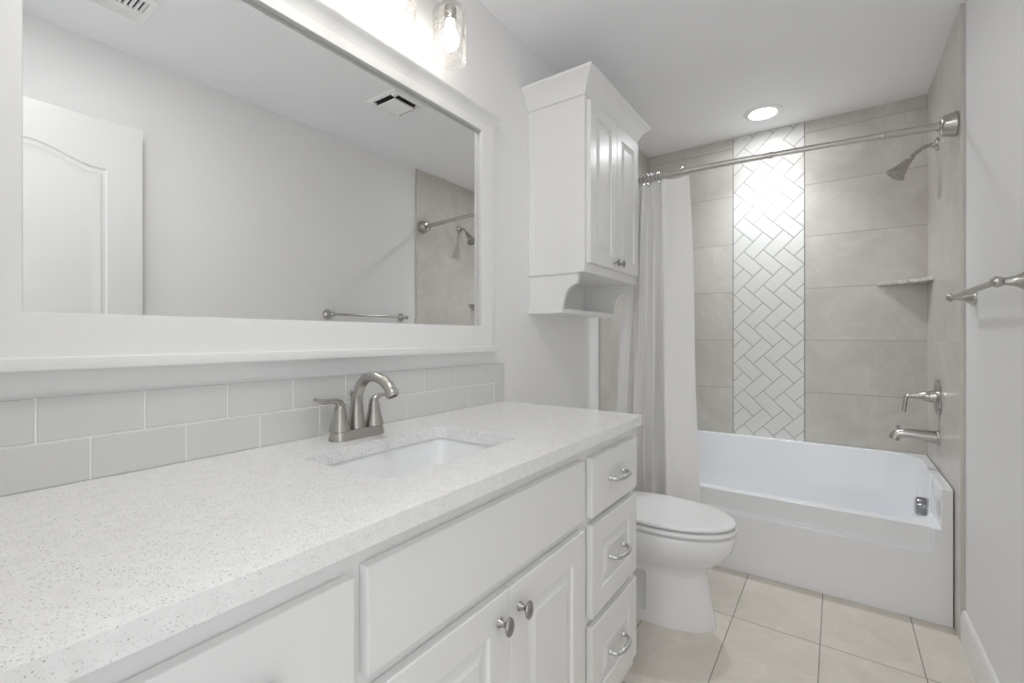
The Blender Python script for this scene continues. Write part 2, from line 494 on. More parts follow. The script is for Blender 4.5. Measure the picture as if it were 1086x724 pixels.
r2_ = [Vector((p.x, 2.535, p.y)) for p in rrect(0.085, 1.395, 0.296, 0.75, 0.035, 0, 6)]
add_loft(c3, [r, [Vector((p.x, 2.514, p.z)) for p in r], r2_])
tb = boolean_mesh(b, [c1, c2, c3])
tub = thing('bathtub', 'white alcove bathtub with lowered front rim below the tiled wall', 'bathtub', ((TX0 + TX1) / 2, TY0 + 0.3, 0))
to = obj('tub_shell', tb, M['acrylic'], tub, 40)
bv = to.modifiers.new('edge', 'BEVEL'); bv.width = 0.010; bv.segments = 4; bv.limit_method = 'ANGLE'; bv.angle_limit = math.radians(38); bv.harden_normals = False
b = bmesh.new(); add_lathe(b, [(0.040, -0.012), (0.041, 0.006), (0.041, 0.024), (0.037, 0.030), (0.030, 0.032), (0.0, 0.0325)], (1.409, 2.80, 0.387), (-1, 0, 0.06), 32)
add_lathe(b, [(0.0415, 0.010), (0.0428, 0.012), (0.0428, 0.016), (0.0415, 0.018)], (1.409, 2.80, 0.387), (-1, 0, 0.06), 32, False, False)
obj('overflow_plate', b, M['grey_chrome'], tub)
b = bmesh.new(); add_lathe(b, [(0.038, 0.0), (0.036, 0.006), (0.02, 0.009), (0.0, 0.010)], (1.25, 2.84, 0.09), (0, 0, 1), 28)
obj('drain', b, M['chrome'], tub)

# ------------------------------------------------------------------ vanity cabinet
VX, VDR, VY0, VY1, CT = 0.540, 0.559, 0.012, 1.456, 0.876
van = thing('vanity_cabinet', 'long white painted vanity cabinet under the quartz countertop', 'cabinet', (0.27, 0.74, 0))
b = bmesh.new()
add_box(b, (DW + 0.001, VY0, 0.095), (VX - 0.02, VY0 + 0.018, CT)); add_box(b, (DW + 0.001, VY1 - 0.018, 0.095), (VX - 0.02, VY1, CT))
add_box(b, (DW + 0.001, VY0, 0.095), (VX - 0.02, VY1, 0.113)); add_box(b, (DW + 0.001, VY0, 0.095), (DW + 0.008, VY1, CT))
for y in (0.385, 1.085): add_box(b, (0.0, y - 0.008, 0.1), (VX - 0.02, y + 0.008, CT - 0.02))
obj('carcass', b, M['cabinet'], van)
b = bmesh.new()
for y0, y1 in ((VY0, VY0 + 0.05), (0.365, 0.415), (1.060, 1.118), (VY1 - 0.035, VY1)): add_box(b, (VX - 0.02, y0, 0.095), (VX, y1, CT), 0.0008, 1)
for z0, z1 in ((0.095, 0.160), (0.655, 0.715), (0.825, CT)): add_box(b, (VX - 0.02, VY0, z0), (VX - 0.0002, VY1, z1), 0.0008, 1)
for ya, yb in ((VY0, 0.39), (1.09, VY1)): add_box(b, (VX - 0.02, ya, 0.385), (VX - 0.0002, yb, 0.43), 0.0008, 1)
obj('face_frame', b, M['cabinet'], van)
b = bmesh.new(); add_box(b, (0.0, VY0 + 0.01, 0.0), (VX - 0.075, VY1 - 0.01, 0.095)); obj('toe_kick', b, M['cabinet'], van)
FLAT = [(0, -0.0018), (0.0005, -0.0005), (0.0018, 0)]
def raised(f): return [(0, -0.0018), (0.0005, -0.0005), (0.0018, 0), (f, 0), (f + 0.003, -0.0065), (f + 0.007, -0.0075), (f + 0.030, -0.0015), (f + 0.0315, -0.0005)]
def front(name, y0, y1, z0, z1, prof):
    b = bmesh.new(); add_panel(b, (VDR, y0, z0), (0, 1, 0), (0, 0, 1), (1, 0, 0), y1 - y0, z1 - z0, prof, VDR - VX - 0.0016)
    return obj(name, b, M['cabinet'], van, 20)
def pull(parent, y, z, x=VDR):
    b = bmesh.new()
    pts = [(x - 0.001, y - 0.048, z), (x + 0.010, y - 0.049, z)]
    for i in range(13):
        a = PI * (1 - i / 12.0)
        pts.append((x + 0.012 + 0.020 * math.sin(a), y + 0.048 * math.cos(a), z))
    pts += [(x + 0.010, y + 0.049, z), (x - 0.001, y + 0.048, z)]
    rad = [0.0054, 0.0054] + [0.0052 + 0.0014 * math.sin(PI * i / 12) for i in range(13)] + [0.0054, 0.0054]
    add_tube(b, pts, rad, 12)
    for s in (-1, 1): add_lathe(b, [(0.0075, 0), (0.0075, 0.003), (0.0055, 0.007)], (x - 0.0003, y + s * 0.048, z), (1, 0, 0), 16)
    obj('pull', b, M['pull'], parent)
def oval_knob(parent, x, y, z, s=1.0):
    b = bmesh.new()
    add_lathe(b, [(0.0095 * s, 0), (0.0090 * s, 0.003 * s), (0.0052 * s, 0.008 * s), (0.0048 * s, 0.015 * s), (0.0075 * s, 0.019 * s)], (x - 0.0005, y, z), (1, 0, 0), 20)
    n = 20; rings = []
    for i in range(9):
        t = -PI / 2 + PI * i / 8
        rr = math.cos(t); h = 0.0235 * s + 0.0065 * s * math.sin(t)
        rings.append([Vector((x + h, y + max(rr, 0.02) * 0.0125 * s * math.cos(2 * PI * k / n), z + max(rr, 0.02) * 0.0185 * s * math.sin(2 * PI * k / n))) for k in range(n)])
    add_loft(b, rings)
    obj('knob', b, M['darknickel'], parent)
fp = front('false_drawer_front', 0.402, 1.064, 0.696, 0.846, FLAT)
for y0, y1, ky in ((0.402, 0.7365, 0.704), (0.7385, 1.066, 0.771)):
    d = front('cabinet_door', y0, y1, 0.150, 0.668, raised(0.062)); oval_knob(d, VDR, ky, 0.617)
for y0, y1 in ((1.111, 1.437), (0.055, 0.381)):
    for z0, z1, pr in ((0.684, 0.841, FLAT), (0.418, 0.663, raised(0.060)), (0.148, 0.393, raised(0.060))):
        d = front('drawer', y0, y1, z0, z1, pr); pull(d, (y0 + y1) / 2, (z0 + z1) / 2)

# countertop with sink cut-out
CX1, CY0, CY1, CZ0, CZ1 = 0.5664, 0.002, 1.480, 0.8765, 0.9074
b = bmesh.new()
def loop_edges(pts):
    vs = [b.verts.new(p) for p in pts]; return [b.edges.new((vs[i], vs[(i + 1) % len(vs)])) for i in range(len(vs))]
HX0, HX1, HY0, HY1 = 0.158, 0.432, 0.536, 0.956
outer = [Vector((DW + 0.001, CY0, CZ0)), Vector((CX1, CY0, CZ0))] + [Vector((CX1 - 0.012 + 0.012 * math.cos(a), CY1 - 0.012 + 0.012 * math.sin(a), CZ0)) for a in [PI / 2 * i / 5 for i in range(6)]] + [Vector((DW + 0.001, CY1, CZ0))]
es = loop_edges(outer) + loop_edges(rrect(HX0, HX1, HY0, HY1, 0.030, CZ0, 8))
res = bmesh.ops.triangle_fill(b, use_beauty=True, edges=es)
ex = bmesh.ops.extrude_face_region(b, geom=b.faces[:])
bmesh.ops.translate(b, verts=[v for v in ex['geom'] if isinstance(v, bmesh.types.BMVert)], vec=(0, 0, CZ1 - CZ0))
ct = obj('countertop', b, M['quartz'], smooth=30)
bv = ct.modifiers.new('edge', 'BEVEL'); bv.width = 0.0025; bv.segments = 2; bv.limit_method = 'ANGLE'; bv.angle_limit = math.radians(60)
tag(ct, 'white speckled quartz countertop with rectangular sink cut-out on the vanity', 'countertop')

# undermount basin
sk = thing('sink', 'white rectangular undermount sink basin set below the quartz countertop', 'sink', (0.295, 0.746, CZ0 - 0.15))
b = bmesh.new()
zt = CZ0 - 0.0005
rings = [rrect(HX0 - 0.028, HX1 + 0.028, HY0 - 0.028, HY1 + 0.028, 0.05, zt, 8), rrect(HX0 - 0.006, HX1 + 0.006, HY0 - 0.006, HY1 + 0.006, 0.034, zt, 8),
         rrect(HX0 - 0.002, HX1 + 0.002, HY0 - 0.002, HY1 + 0.002, 0.034, zt - 0.012, 8), rrect(HX0 + 0.010, HX1 - 0.010, HY0 + 0.012, HY1 - 0.012, 0.04, zt - 0.06, 8),
         rrect(HX0 + 0.024, HX1 - 0.024, HY0 + 0.032, HY1 - 0.032, 0.045, zt - 0.115, 8), rrect(HX0 + 0.045, HX1 - 0.045, HY0 + 0.06, HY1 - 0.06, 0.05, zt - 0.133, 8),
         rrect(HX0 + 0.11, HX1 - 0.11, HY0 + 0.18, HY1 - 0.18, 0.02, zt - 0.140, 8)]
outer_r = [rrect(HX0 + 0.10, HX1 - 0.10, HY0 + 0.17, HY1 - 0.17, 0.02, zt - 0.152, 8), rrect(HX0 + 0.01, HX1 - 0.01, HY0 + 0.02, HY1 - 0.02, 0.045, zt - 0.125, 8),
           rrect(HX0 - 0.012, HX1 + 0.012, HY0 - 0.012, HY1 + 0.012, 0.034, zt - 0.014, 8), rrect(HX0 - 0.028, HX1 + 0.028, HY0 - 0.028, HY1 + 0.028, 0.05, zt - 0.012, 8)]
add_loft(b, rings, cap0=False); add_loft(b, outer_r + [rings[0]], cap0=True, cap1=False)
obj('basin', b, M['porcelain'], sk, 50)
b = bmesh.new(); add_lathe(b, [(0.030, 0.0), (0.029, 0.004), (0.020, 0.006), (0.018, 0.012), (0.0, 0.014)], (0.295, 0.746, zt - 0.1405), (0, 0, 1), 24)
obj('drain', b, M['nickel'], sk)

# faucet
FY, FX = 0.735, 0.083
fc = thing('faucet', 'brushed nickel two-handle arched faucet on the countertop behind the sink', 'faucet', (FX, FY, CZ1))
b = bmesh.new()
def stad(l, r, z, n=14):
    out = []
    for s, a0 in ((1, 0), (-1, PI)):
        for i in range(n + 1):
            a = a0 + PI * i / n
            out.append(Vector((FX + r * math.cos(a), FY + s * l + r * math.sin(a), z)))
    return out
add_loft(b, [stad(0.050, 0.0275, CZ1), stad(0.050, 0.0275, CZ1 + 0.003), stad(0.050, 0.0255, CZ1 + 0.012), stad(0.050, 0.0235, CZ1 + 0.022), stad(0.050, 0.022, CZ1 + 0.024)])
obj('base_plate', b, M['nickel'], fc, 40)
b = bmesh.new()
sp = spline([(FX - 0.002, FY, CZ1 + 0.018), (FX - 0.004, FY, CZ1 + 0.055), (FX - 0.002, FY, CZ1 + 0.095), (FX + 0.012, FY, CZ1 + 0.130), (FX + 0.038, FY, CZ1 + 0.151), (FX + 0.070, FY, CZ1 + 0.156), (FX + 0.100, FY, CZ1 + 0.148), (FX + 0.121, FY, CZ1 + 0.134), (FX + 0.131, FY, CZ1 + 0.119)], 7)
nn = len(sp); add_tube(b, sp, [0.0215 - 0.0085 * min(1, (i / (nn - 1)) / 0.30) + 0.0015 * max(0, (i / (nn - 1)) - 0.6) / 0.4 for i in range(nn)], 20)
t = (sp[-1] - sp[-2]).normalized(); add_lathe(b, [(0.0145, -0.004), (0.0158, 0.004), (0.0150, 0.008), (0.011, 0.0085), (0.011, 0.003)], sp[-1], t, 20)
obj('spout', b, M['nickel'], fc, 50)
for s in (-1, 1):
    y = FY + s * 0.051
    b = bmesh.new(); add_lathe(b, [(0.0262, 0.0235), (0.0255, 0.027), (0.0215, 0.040), (0.0175, 0.054), (0.0150, 0.068), (0.0142, 0.076), (0.0142, 0.0775)], (FX, y, CZ1), (0, 0, 1), 28)
    hd = obj('handle', b, M['nickel'], fc, 50)
    b = bmesh.new()
    dy = s * 0.070
    lv = spline([(FX, y, CZ1 + 0.0775), (FX + 0.0005, y, CZ1 + 0.086), (FX + 0.002, y + dy * 0.10, CZ1 + 0.0945), (FX + 0.004, y + dy * 0.34, CZ1 + 0.0985), (FX + 0.006, y + dy * 0.66, CZ1 + 0.0995), (FX + 0.007, y + dy * 0.9, CZ1 + 0.103), (FX + 0.007, y + dy * 1.04, CZ1 + 0.108)], 6)
    nn = len(lv); add_tube(b, lv, [0.0140 - 0.0075 * min(1, (i / (nn - 1)) / 0.5) - 0.0025 * max(0, (i / (nn - 1) - 0.7) / 0.3) for i in range(nn)], 16, 1.0)
    obj('lever', b, M['nickel'], hd, 60)
b = bmesh.new(); add_tube(b, [(FX - 0.026, FY, CZ1 + 0.01), (FX - 0.026, FY, CZ1 + 0.105)], 0.0028, 10); add_lathe(b, [(0.003, 0), (0.0055, 0.004), (0.006, 0.010), (0.0, 0.014)], (FX - 0.026, FY, CZ1 + 0.103), (0, 0, 1), 14)
obj('lift_rod', b, M['nickel'], fc)

# backsplash
bs = thing('backsplash', 'two-row backsplash of glossy grey tiles standing on the countertop', 'backsplash', (0, 0.74, CZ1))
b = bmesh.new(); BZ0, BZM, BZ1 = CZ1 + 0.001, 0.9845, 1.0585; gw = 0.0014; XE = 1.4855
def tl(poly):
    cy = sum(p[0] for p in poly) / len(poly); cz = sum(p[1] for p in poly) / len(poly)
    ins = [(p[0] + (0.0012 if p[0] < cy else -0.0012), p[1] + (0.0012 if p[1] < cz else -0.0012)) for p in poly]
    add_loft(b, [[Vector((DW + 0.002, y, z)) for y, z in poly], [Vector((-0.001, y, z)) for y, z in poly], [Vector((0.0, y, z)) for y, z in ins]], cap0=False)
ys = [0.002] + [0.022 + 0.1473 * k for k in range(0, 10)]
ys = [y for y in ys if y < 1.36] + [None]
for i in range(len(ys) - 1):
    y0, y1 = ys[i] + gw, (ys[i + 1] or 0) - gw
    if ys[i + 1] is None: tl([(y0, BZM + gw), (1.420 - gw, BZM + gw), (1.4845 - 2 * gw, BZ1), (y0, BZ1)])
    else: tl([(y0, BZM + gw), (y1, BZM + gw), (y1, BZ1), (y0, BZ1)])
ys = [0.002] + [0.0905 + 0.1475 * k for k in range(0, 9)] + [1.4185]
for a, c in zip(ys, ys[1:]): tl([(a + gw, BZ0), (c - gw, BZ0), (c - gw, BZM - gw), (a + gw, BZM - gw)])
tl([(1.420 + gw, BZ0), (XE, BZ0), (XE, BZ1 - 0.002), (1.420 + gw, BZM + gw)])
obj('tiles', b, M['tile_grey'], bs, 0)
b = bmesh.new(); add_box(b, (DW + 0.0005, 0.002, BZ0 - 0.0005), (-0.0016, XE - 0.0005, BZ1 - 0.0005)); obj('grout', b, M['grout_white'], bs, 0)

# ------------------------------------------------------------------ mirror
FXF = 0.012
my0, my1, mz0, mz1 = 0.153, 1.327, 1.2025, 1.925
mr = thing('wall_mirror', 'wide wall mirror in a white painted frame above the backsplash', 'mirror', (DW, 0.74, 1.1))
b = bmesh.new(); add_box(b, (DW + 0.0007, my0 - 0.02, mz0 - 0.02), (-0.0063, my1 + 0.02, mz1 + 0.02)); obj('mirror_glass', b, M['mirror'], mr, 0)
b = bmesh.new()
fo = (0.080, 1.399, 1.125, 2.000)
def fr(i, x): return [Vector((x, my0 - i, mz0 - i)), Vector((x, my1 + i, mz0 - i)), Vector((x, my1 + i, mz1 + i)), Vector((x, my0 - i, mz1 + i))]
def fro(i, x): return [Vector((x, fo[0] + i, fo[2] + i)), Vector((x, fo[1] - i, fo[2] + i)), Vector((x, fo[1] - i, fo[3] - i)), Vector((x, fo[0] + i, fo[3] - i))]
add_loft(b, [fr(0, -0.0060), fr(0, FXF - 0.003), fr(0.0009, FXF - 0.0009), fr(0.003, FXF), fro(0.002, FXF), fro(0, FXF - 0.002), fro(0, DW + 0.0005), fr(0.021, DW + 0.0005), fr(0.021, -0.0060), fr(0, -0.0060)], cap0=False, cap1=False)
obj('frame', b, M['trim'], mr, 25)
b = bmesh.new()
prof = [(DW + 0.0005, 1.955), (FXF, 1.955), (FXF + 0.0012, 1.960), (FXF + 0.005, 1.974), (FXF + 0.012, 1.986), (FXF + 0.021, 1.994), (FXF + 0.022, 1.996), (FXF + 0.022, 2.004), (FXF + 0.020, 2.006), (DW + 0.0005, 2.006)]
ec = fo[1]
rings = [[Vector((px, fo[0] - max(0, px - FXF), pz)) for px, pz in prof], [Vector((px, ec + 0.0005 + max(0.0, px - FXF), pz)) for px, pz in prof]]
add_loft(b, rings)
obj('crown', b, M['trim'], mr, 30)
b = bmesh.new(); add_box(b, (DW + 0.0005, fo[0] - 0.014, 1.106), (0.034, 1.4115, 1.1285), 0.003, 3); obj('ledge', b, M['trim'], mr)

# ------------------------------------------------------------------ vanity light
LX, LZB, LZT, LR = 0.100, 2.022, 2.196, 0.0535
LYS = [1.062 - 0.2145 * k for k in range(4)]
vl = thing('vanity_light', 'four-lamp vanity light with clear seeded glass shades above the mirror', 'wall light', (DW, 0.74, 2.25))
b = bmesh.new(); add_box(b, (DW + 0.0005, 0.60, 2.225), (0.010, 0.88, 2.335), 0.004, 3); obj('back_plate', b, M['nickel'], vl)
b = bmesh.new(); add_tube(b, [(0.045, LYS[3] - 0.05, 2.285), (0.045, LYS[0] + 0.05, 2.285)], 0.010, 16)
add_tube(b, [(0.005, 0.74, 2.285), (0.045, 0.74, 2.285)], 0.012, 16); obj('bar', b, M['nickel'], vl)
for y in LYS:
    b = bmesh.new(); add_tube(b, spline([(0.045, y, 2.285), (0.080, y, 2.288), (LX - 0.004, y, 2.275), (LX, y, 2.25), (LX, y, LZT + 0.002)], 6), 0.0055, 12)
    add_lathe(b, [(0.017, LZT - 0.052), (0.019, LZT - 0.045), (0.019, LZT - 0.012), (0.012, LZT - 0.006), (0.012, LZT + 0.006), (0.006, LZT + 0.012)], (LX, y, 0), (0, 0, 1), 20)
    ar = obj('arm', b, M['nickel'], vl)
    b = bmesh.new()
    prof = [(LR, LZB), (LR, LZT - 0.040)] + [(LR - 0.030 + 0.030 * math.cos(a), LZT - 0.040 + 0.036 * math.sin(a)) for a in [PI / 2 * i / 8 for i in range(1, 9)]] + [(0.0125, LZT - 0.003)]
    prof_i = [(max(r - 0.0026, 0.0125), z - (0.0022 if z > LZT - 0.03 else 0)) for r, z in prof]
    add_lathe(b, prof + prof_i[::-1] + [prof[0]], (LX, y, 0), (0, 0, 1), 48, False, False)
    obj('shade', b, M['shade'], vl, 50)
    b = bmesh.new()
    add_lathe(b, [(0.012, LZT - 0.052), (0.013, LZT - 0.064), (0.016, LZT - 0.076), (0.0235, LZT - 0.090), (0.0275, LZT - 0.104), (0.0275, LZT - 0.112), (0.024, LZT - 0.126), (0.016, LZT - 0.136), (0.0, LZT - 0.139)], (LX, y, 0), (0, 0, 1), 28)
    obj('bulb', b, M['bulb'], vl)

# ------------------------------------------------------------------ wall cabinet over the toilet
AX, AY0, AY1, AZ0, AZ1 = 0.257, 1.679, 2.252, 1.425, 2.185
wc = thing('wall_cabinet', 'white two-door wall cabinet with crown moulding hung above the toilet', 'cabinet', (0.12, 1.965, AZ0))
b = bmesh.new(); add_box(b, (DW + 0.0005, AY0, AZ0), (AX - 0.019, AY1, AZ1))
add_box(b, (AX - 0.019, AY0 - 0.002, AZ0), (AX, AY1 + 0.002, AZ1), 0.001, 1)
add_box(b, (DW + 0.0005, AY0 - 0.002, AZ0), (0.016, AY0 + 0.001, AZ1), 0.0007, 1)
obj('carcass', b, M['cabinet'], wc)
b = bmesh.new()
cp = [(0.0, 2.135), (0.004, 2.135), (0.007, 2.140), (0.012, 2.153), (0.022, 2.173), (0.036, 2.192), (0.050, 2.204), (0.056, 2.208), (0.058, 2.211), (0.058, 2.219), (0.055, 2.221), (0.0, 2.221)]
add_loft(b, [[Vector((x, y, z)) for x, y, z in pts] for pts in zip(*[[(DW + 0.0005, AY0 - 0.002 - d, z), (AX + d, AY0 - 0.002 - d, z), (AX + d, AY1 + 0.002 + d, z), (DW + 0.0005, AY1 + 0.002 + d, z)] for d, z in cp])])
obj('crown', b, M['cabinet'], wc, 30)
def adoor(y0, y1, ky):
    b = bmesh.new(); add_panel(b, (AX + 0.019, y0, 1.462), (0, 1, 0), (0, 0, 1), (1, 0, 0), y1 - y0, 2.119 - 1.462, raised(0.055), 0.0186)
    d = obj('cabinet_door', b, M['cabinet'], wc, 20); oval_knob(d, AX + 0.019, ky, 1.492, 0.9)
adoor(1.694, 1.964, 1.935); adoor(1.967, 2.237, 1.996)
for y0 in (AY0 + 0.010, AY1 - 0.028):
    pts = [(DW + 0.0005, 1.2805), (0.150, 1.2805)] + [(0.150 + 0.064 * (1 - math.cos(a)), 1.2805 + 0.100 * math.sin(a)) for a in [PI / 2 * i / 10 for i in range(1, 11)]] + [(0.222, 1.3975), (0.222, AZ0 - 0.0002), (DW + 0.0005, AZ0 - 0.0002)]
    b = bmesh.new(); add_prism(b, [(x, y0, z) for x, z in pts], (0, 0.018, 0)); obj('bracket', b, M['cabinet'], wc, 30)
b = bmesh.new(); add_box(b, (DW + 0.0005, AY0 - 0.002, 1.261), (0.155, AY1 + 0.002, 1.2802), 0.0012, 1); obj('shelf', b, M['cabinet'], wc)

# ------------------------------------------------------------------ toilet
TYC = 1.965
tl_ = thing('toilet', 'white elongated toilet with closed lid between vanity and bathtub', 'toilet', (0.45, TYC, 0))
def egg(xb, xf, w, z, n=48, sq=1.0):
    """egg outline: blunt at the back, round at the front"""
    xm = xb + (xf - xb) * 0.46; out = []
    for i in range(n):
        a = 2 * PI * i / n
        c, s = math.cos(a), math.sin(a)
        rx = (xf - xm) if c >= 0 else (xm - xb)
        p = 1.0 if c >= 0 else 0.72
        out.append(Vector((xm + rx * math.copysign(abs(c) ** (p * sq), c), TYC + w * math.copysign(abs(s) ** (p if c < 0 else 1) , s), z)))
    return out
b = bmesh.new()
add_loft(b, [egg(0.20, 0.690, 0.112, 0.0), egg(0.20, 0.692, 0.113, 0.008), egg(0.20, 0.688, 0.111, 0.03), egg(0.20, 0.672, 0.106, 0.12), egg(0.20, 0.660, 0.104, 0.20), egg(0.20, 0.659, 0.106, 0.225),
             egg(0.20, 0.668, 0.116, 0.238), egg(0.20, 0.690, 0.134, 0.256), egg(0.20, 0.722, 0.154, 0.283), egg(0.20, 0.746, 0.170, 0.315), egg(0.20, 0.759, 0.178, 0.345), egg(0.20, 0.763, 0.180, 0.372), egg(0.20, 0.759, 0.177, 0.384), egg(0.20, 0.750, 0.170, 0.388)])
cut = []
for q in (-1, 1):
    c = bmesh.new(); add_box(c, (0.05, TYC + q * 0.145 - 0.075, 0.045), (0.445, TYC + q * 0.145 + 0.075, 0.205), 0.012, 3); cut.append(c)
b = boolean_mesh(b, cut)
obj('bowl', b, M['porcelain'], tl_, 45)
b = bmesh.new(); add_box(b, (0.16, TYC - 0.125, 0.225), (0.40, TYC + 0.125, 0.386), 0.040, 5); add_box(b, (0.17, TYC - 0.060, 0.0), (0.40, TYC + 0.060, 0.30), 0.010, 3); obj('bowl_back', b, M['porcelain'], tl_, 60)
def slab(name, xb, xf, w, z0, z1, r, mat, dome=0.0):
    b = bmesh.new(); m = 6
    rings = [egg(xb + r, xf - r, w - r, z0), egg(xb, xf, w, z0 + r * 0.8)]
    for i in range(m + 1):
        a = PI / 2 * i / m; k = r * 1.2 * (1 - math.cos(a)); rings.append(egg(xb + k, xf - k, w - k, z1 - r * 1.2 + r * 1.2 * math.sin(a)))
    if dome:
        for f in (0.85, 0.6, 0.3): rings.append(egg(xb + (xf - xb) * 0.46 * (1 - f), xf - (xf - xb) * 0.54 * (1 - f), w * f, z1 + dome * (1 - f * f)))
    add_loft(b, rings); return obj(name, b, mat, tl_, 60)
slab('seat', 0.255, 0.768, 0.182, 0.3940, 0.4120, 0.007, M['seat'])
slab('lid', 0.235, 0.764, 0.180, 0.4190, 0.4350, 0.007, M['seat'], 0.004)
b = bmesh.new()
for s in (-1, 1): add_tube(b, [(0.245, TYC + s * 0.08 - 0.025, 0.412), (0.245, TYC + s * 0.08 + 0.025, 0.412)], 0.013, 14)
add_box(b, (0.225, TYC - 0.11, 0.384), (0.262, TYC + 0.11, 0.404), 0.005)
obj('hinge', b, M['seat'], tl_)
b = bmesh.new(); add_box(b, (0.005, TYC - 0.20, 0.375), (0.195, TYC + 0.20, 0.700), 0.025, 4); tk = obj('tank', b, M['porcelain'], tl_, 60)
b = bmesh.new(); add_box(b, (0.000, TYC - 0.21, 0.701), (0.205, TYC + 0.21, 0.735), 0.010, 3); obj('tank_lid', b, M['porcelain'], tk, 60)
b = bmesh.new(); add_lathe(b, [(0.012, 0), (0.012, 0.012), (0.0, 0.014)], (0.1945, TYC - 0.14, 0.655), (1, 0, 0), 16); add_tube(b, [(0.205, TYC - 0.14, 0.655), (0.209, TYC - 0.09, 0.648), (0.209, TYC - 0.07, 0.646)], 0.006, 10)
obj('flush_lever', b, M['chrome'], tk)

# ------------------------------------------------------------------ shower fittings
RZ = 1.993
RODP = [(0.012, 2.425, RZ), (0.10, 2.410, RZ), (0.215, 2.399, RZ), (0.455, 2.389, RZ), (0.70, 2.396, RZ), (0.968, 2.414, RZ), (1.20, 2.436, RZ), (1.38, 2.457, RZ), (1.452, 2.465, RZ)]
rod_curve = spline(RODP, 10)
rd = thing('curtain_rod', 'brushed nickel curved curtain rod spanning the bathtub alcove', 'curtain rod', (0.73, 2.41, RZ))
b = bmesh.new()
nn = len(rod_curve)
add_tube(b, rod_curve, [0.0145 if (p.x > 1.23) else (0.0122 if p.x > 0.83 else 0.0138) for p in rod_curve], 18)
for i, p in enumerate(rod_curve):
    if i and (rod_curve[i - 1].x - 1.23) * (p.x - 1.23) < 0 or i and (rod_curve[i - 1].x - 0.83) * (p.x - 0.83) < 0:
        add_lathe(b, [(0.0145, -0.010), (0.0155, -0.008), (0.0155, 0.008), (0.0145, 0.010)], p, (rod_curve[i + 1] - rod_curve[i - 1]), 18)
obj('rod', b, M['rod'], rd, 50)
def rod_flange(x, y, s):
    b = bmesh.new(); add_lathe(b, [(0.0465, 0.0), (0.0475, 0.004), (0.0465, 0.009), (0.043, 0.022), (0.040, 0.036), (0.038, 0.043), (0.033, 0.047), (0.017, 0.049), (0.0165, 0.058)], (x, y, RZ), (s, 0, 0), 36)
    obj('flange', b, M['nickel'], rd, 40)
rod_flange(W - 0.0005, 2.466, -1); rod_flange(0.0005, 2.428, 1)

sh = thing('fixed_shower', 'brushed nickel bell-shaped shower head on a bent arm below the curtain rod', 'shower head', (W, 2.875, 2.05))
b = bmesh.new(); add_lathe(b, [(0.029, 0.0), (0.029, 0.003), (0.024, 0.009), (0.012, 0.013), (0.011, 0.02)], (W - 0.0005, 2.875, 2.053), (-1, 0, 0), 28); obj('flange', b, M['nickel'], sh, 40)
b = bmesh.new(); arm = spline([(W, 2.875, 2.053), (1.435, 2.872, 2.053), (1.410, 2.870, 2.045), (1.388, 2.865, 2.027), (1.368, 2.862, 2.004)], 7); add_tube(b, arm, 0.0085, 14)
obj('arm', b, M['nickel'], sh, 50)
HB = Vector((1.368, 2.862, 2.004))
dn = (Vector((1.308, 2.854, 1.929)) - HB).normalized()
b = bmesh.new(); add_lathe(b, [(0.010, -0.012), (0.0135, -0.008), (0.0135, 0.002), (0.0115, 0.006), (0.0150, 0.010), (0.0170, 0.022), (0.0225, 0.044), (0.030, 0.066), (0.0385, 0.084), (0.0420, 0.090), (0.0405, 0.093)], HB, dn, 32)
hd = obj('head', b, M['nickel'], sh, 50)
b = bmesh.new(); add_lathe(b, [(0.0375, 0.0925), (0.0375, 0.0950), (0.0, 0.0965)], HB, dn, 32)
for k in range(14):
    a = 2 * PI * k / 14; u, w_ = frame_of(dn); add_lathe(b, [(0.002, 0.094), (0.0014, 0.0985)], HB + (u * math.cos(a) + w_ * math.sin(a)) * 0.026, dn, 8)
obj('spray_face', b, M['darknickel'], hd)

sv = thing('shower_valve', 'brushed nickel lever valve with round plate above the tub spout', 'shower valve', (W, 2.860, 0.886))
b = bmesh.new(); add_lathe(b, [(0.083, 0.0), (0.083, 0.003), (0.078, 0.008), (0.030, 0.011), (0.028, 0.020), (0.026, 0.034)], (W - 0.0005, 2.860, 0.886), (-1, 0, 0), 44); obj('plate', b, M['nickel'], sv, 40)
b = bmesh.new(); add_lathe(b, [(0.023, 0.034), (0.023, 0.048), (0.018, 0.056), (0.014, 0.075), (0.0105, 0.095), (0.0095, 0.104)], (W, 2.860, 0.886), (-1, 0, 0), 24)
add_tube(b, spline([(1.372, 2.860, 0.886), (1.358, 2.860, 0.884), (1.351, 2.860, 0.872), (1.348, 2.860, 0.845), (1.343, 2.860, 0.806)], 6), [0.0105 - 0.0001 * i for i in range(25)], 14)
obj('handle', b, M['nickel'], sv, 50)

ts = thing('tub_spout', 'brushed nickel tub spout with diverter knob above the bathtub rim', 'tub spout', (W, 2.860, 0.70))
b = bmesh.new()
spl = spline([(W - 0.0005, 2.860, 0.700), (1.42, 2.860, 0.701), (1.37, 2.860, 0.704), (1.335, 2.860, 0.703), (1.316, 2.860, 0.694), (1.307, 2.860, 0.674)], 6)
nn = len(spl); add_tube(b, spl, [0.030 - 0.009 * min(1, i / (nn * 0.6)) for i in range(nn)], 22); add_lathe(b, [(0.033, 0.0), (0.033, 0.006), (0.030, 0.009)], (W - 0.0005, 2.860, 0.700), (-1, 0, 0), 28)
obj('body', b, M['nickel'], ts, 50)
b = bmesh.new(); add_lathe(b, [(0.004, 0.0), (0.004, 0.016), (0.008, 0.019), (0.0085, 0.027), (0.0, 0.029)], (1.322, 2.860, 0.712), (0, 0, 1), 16); obj('diverter_knob', b, M['nickel'], ts)

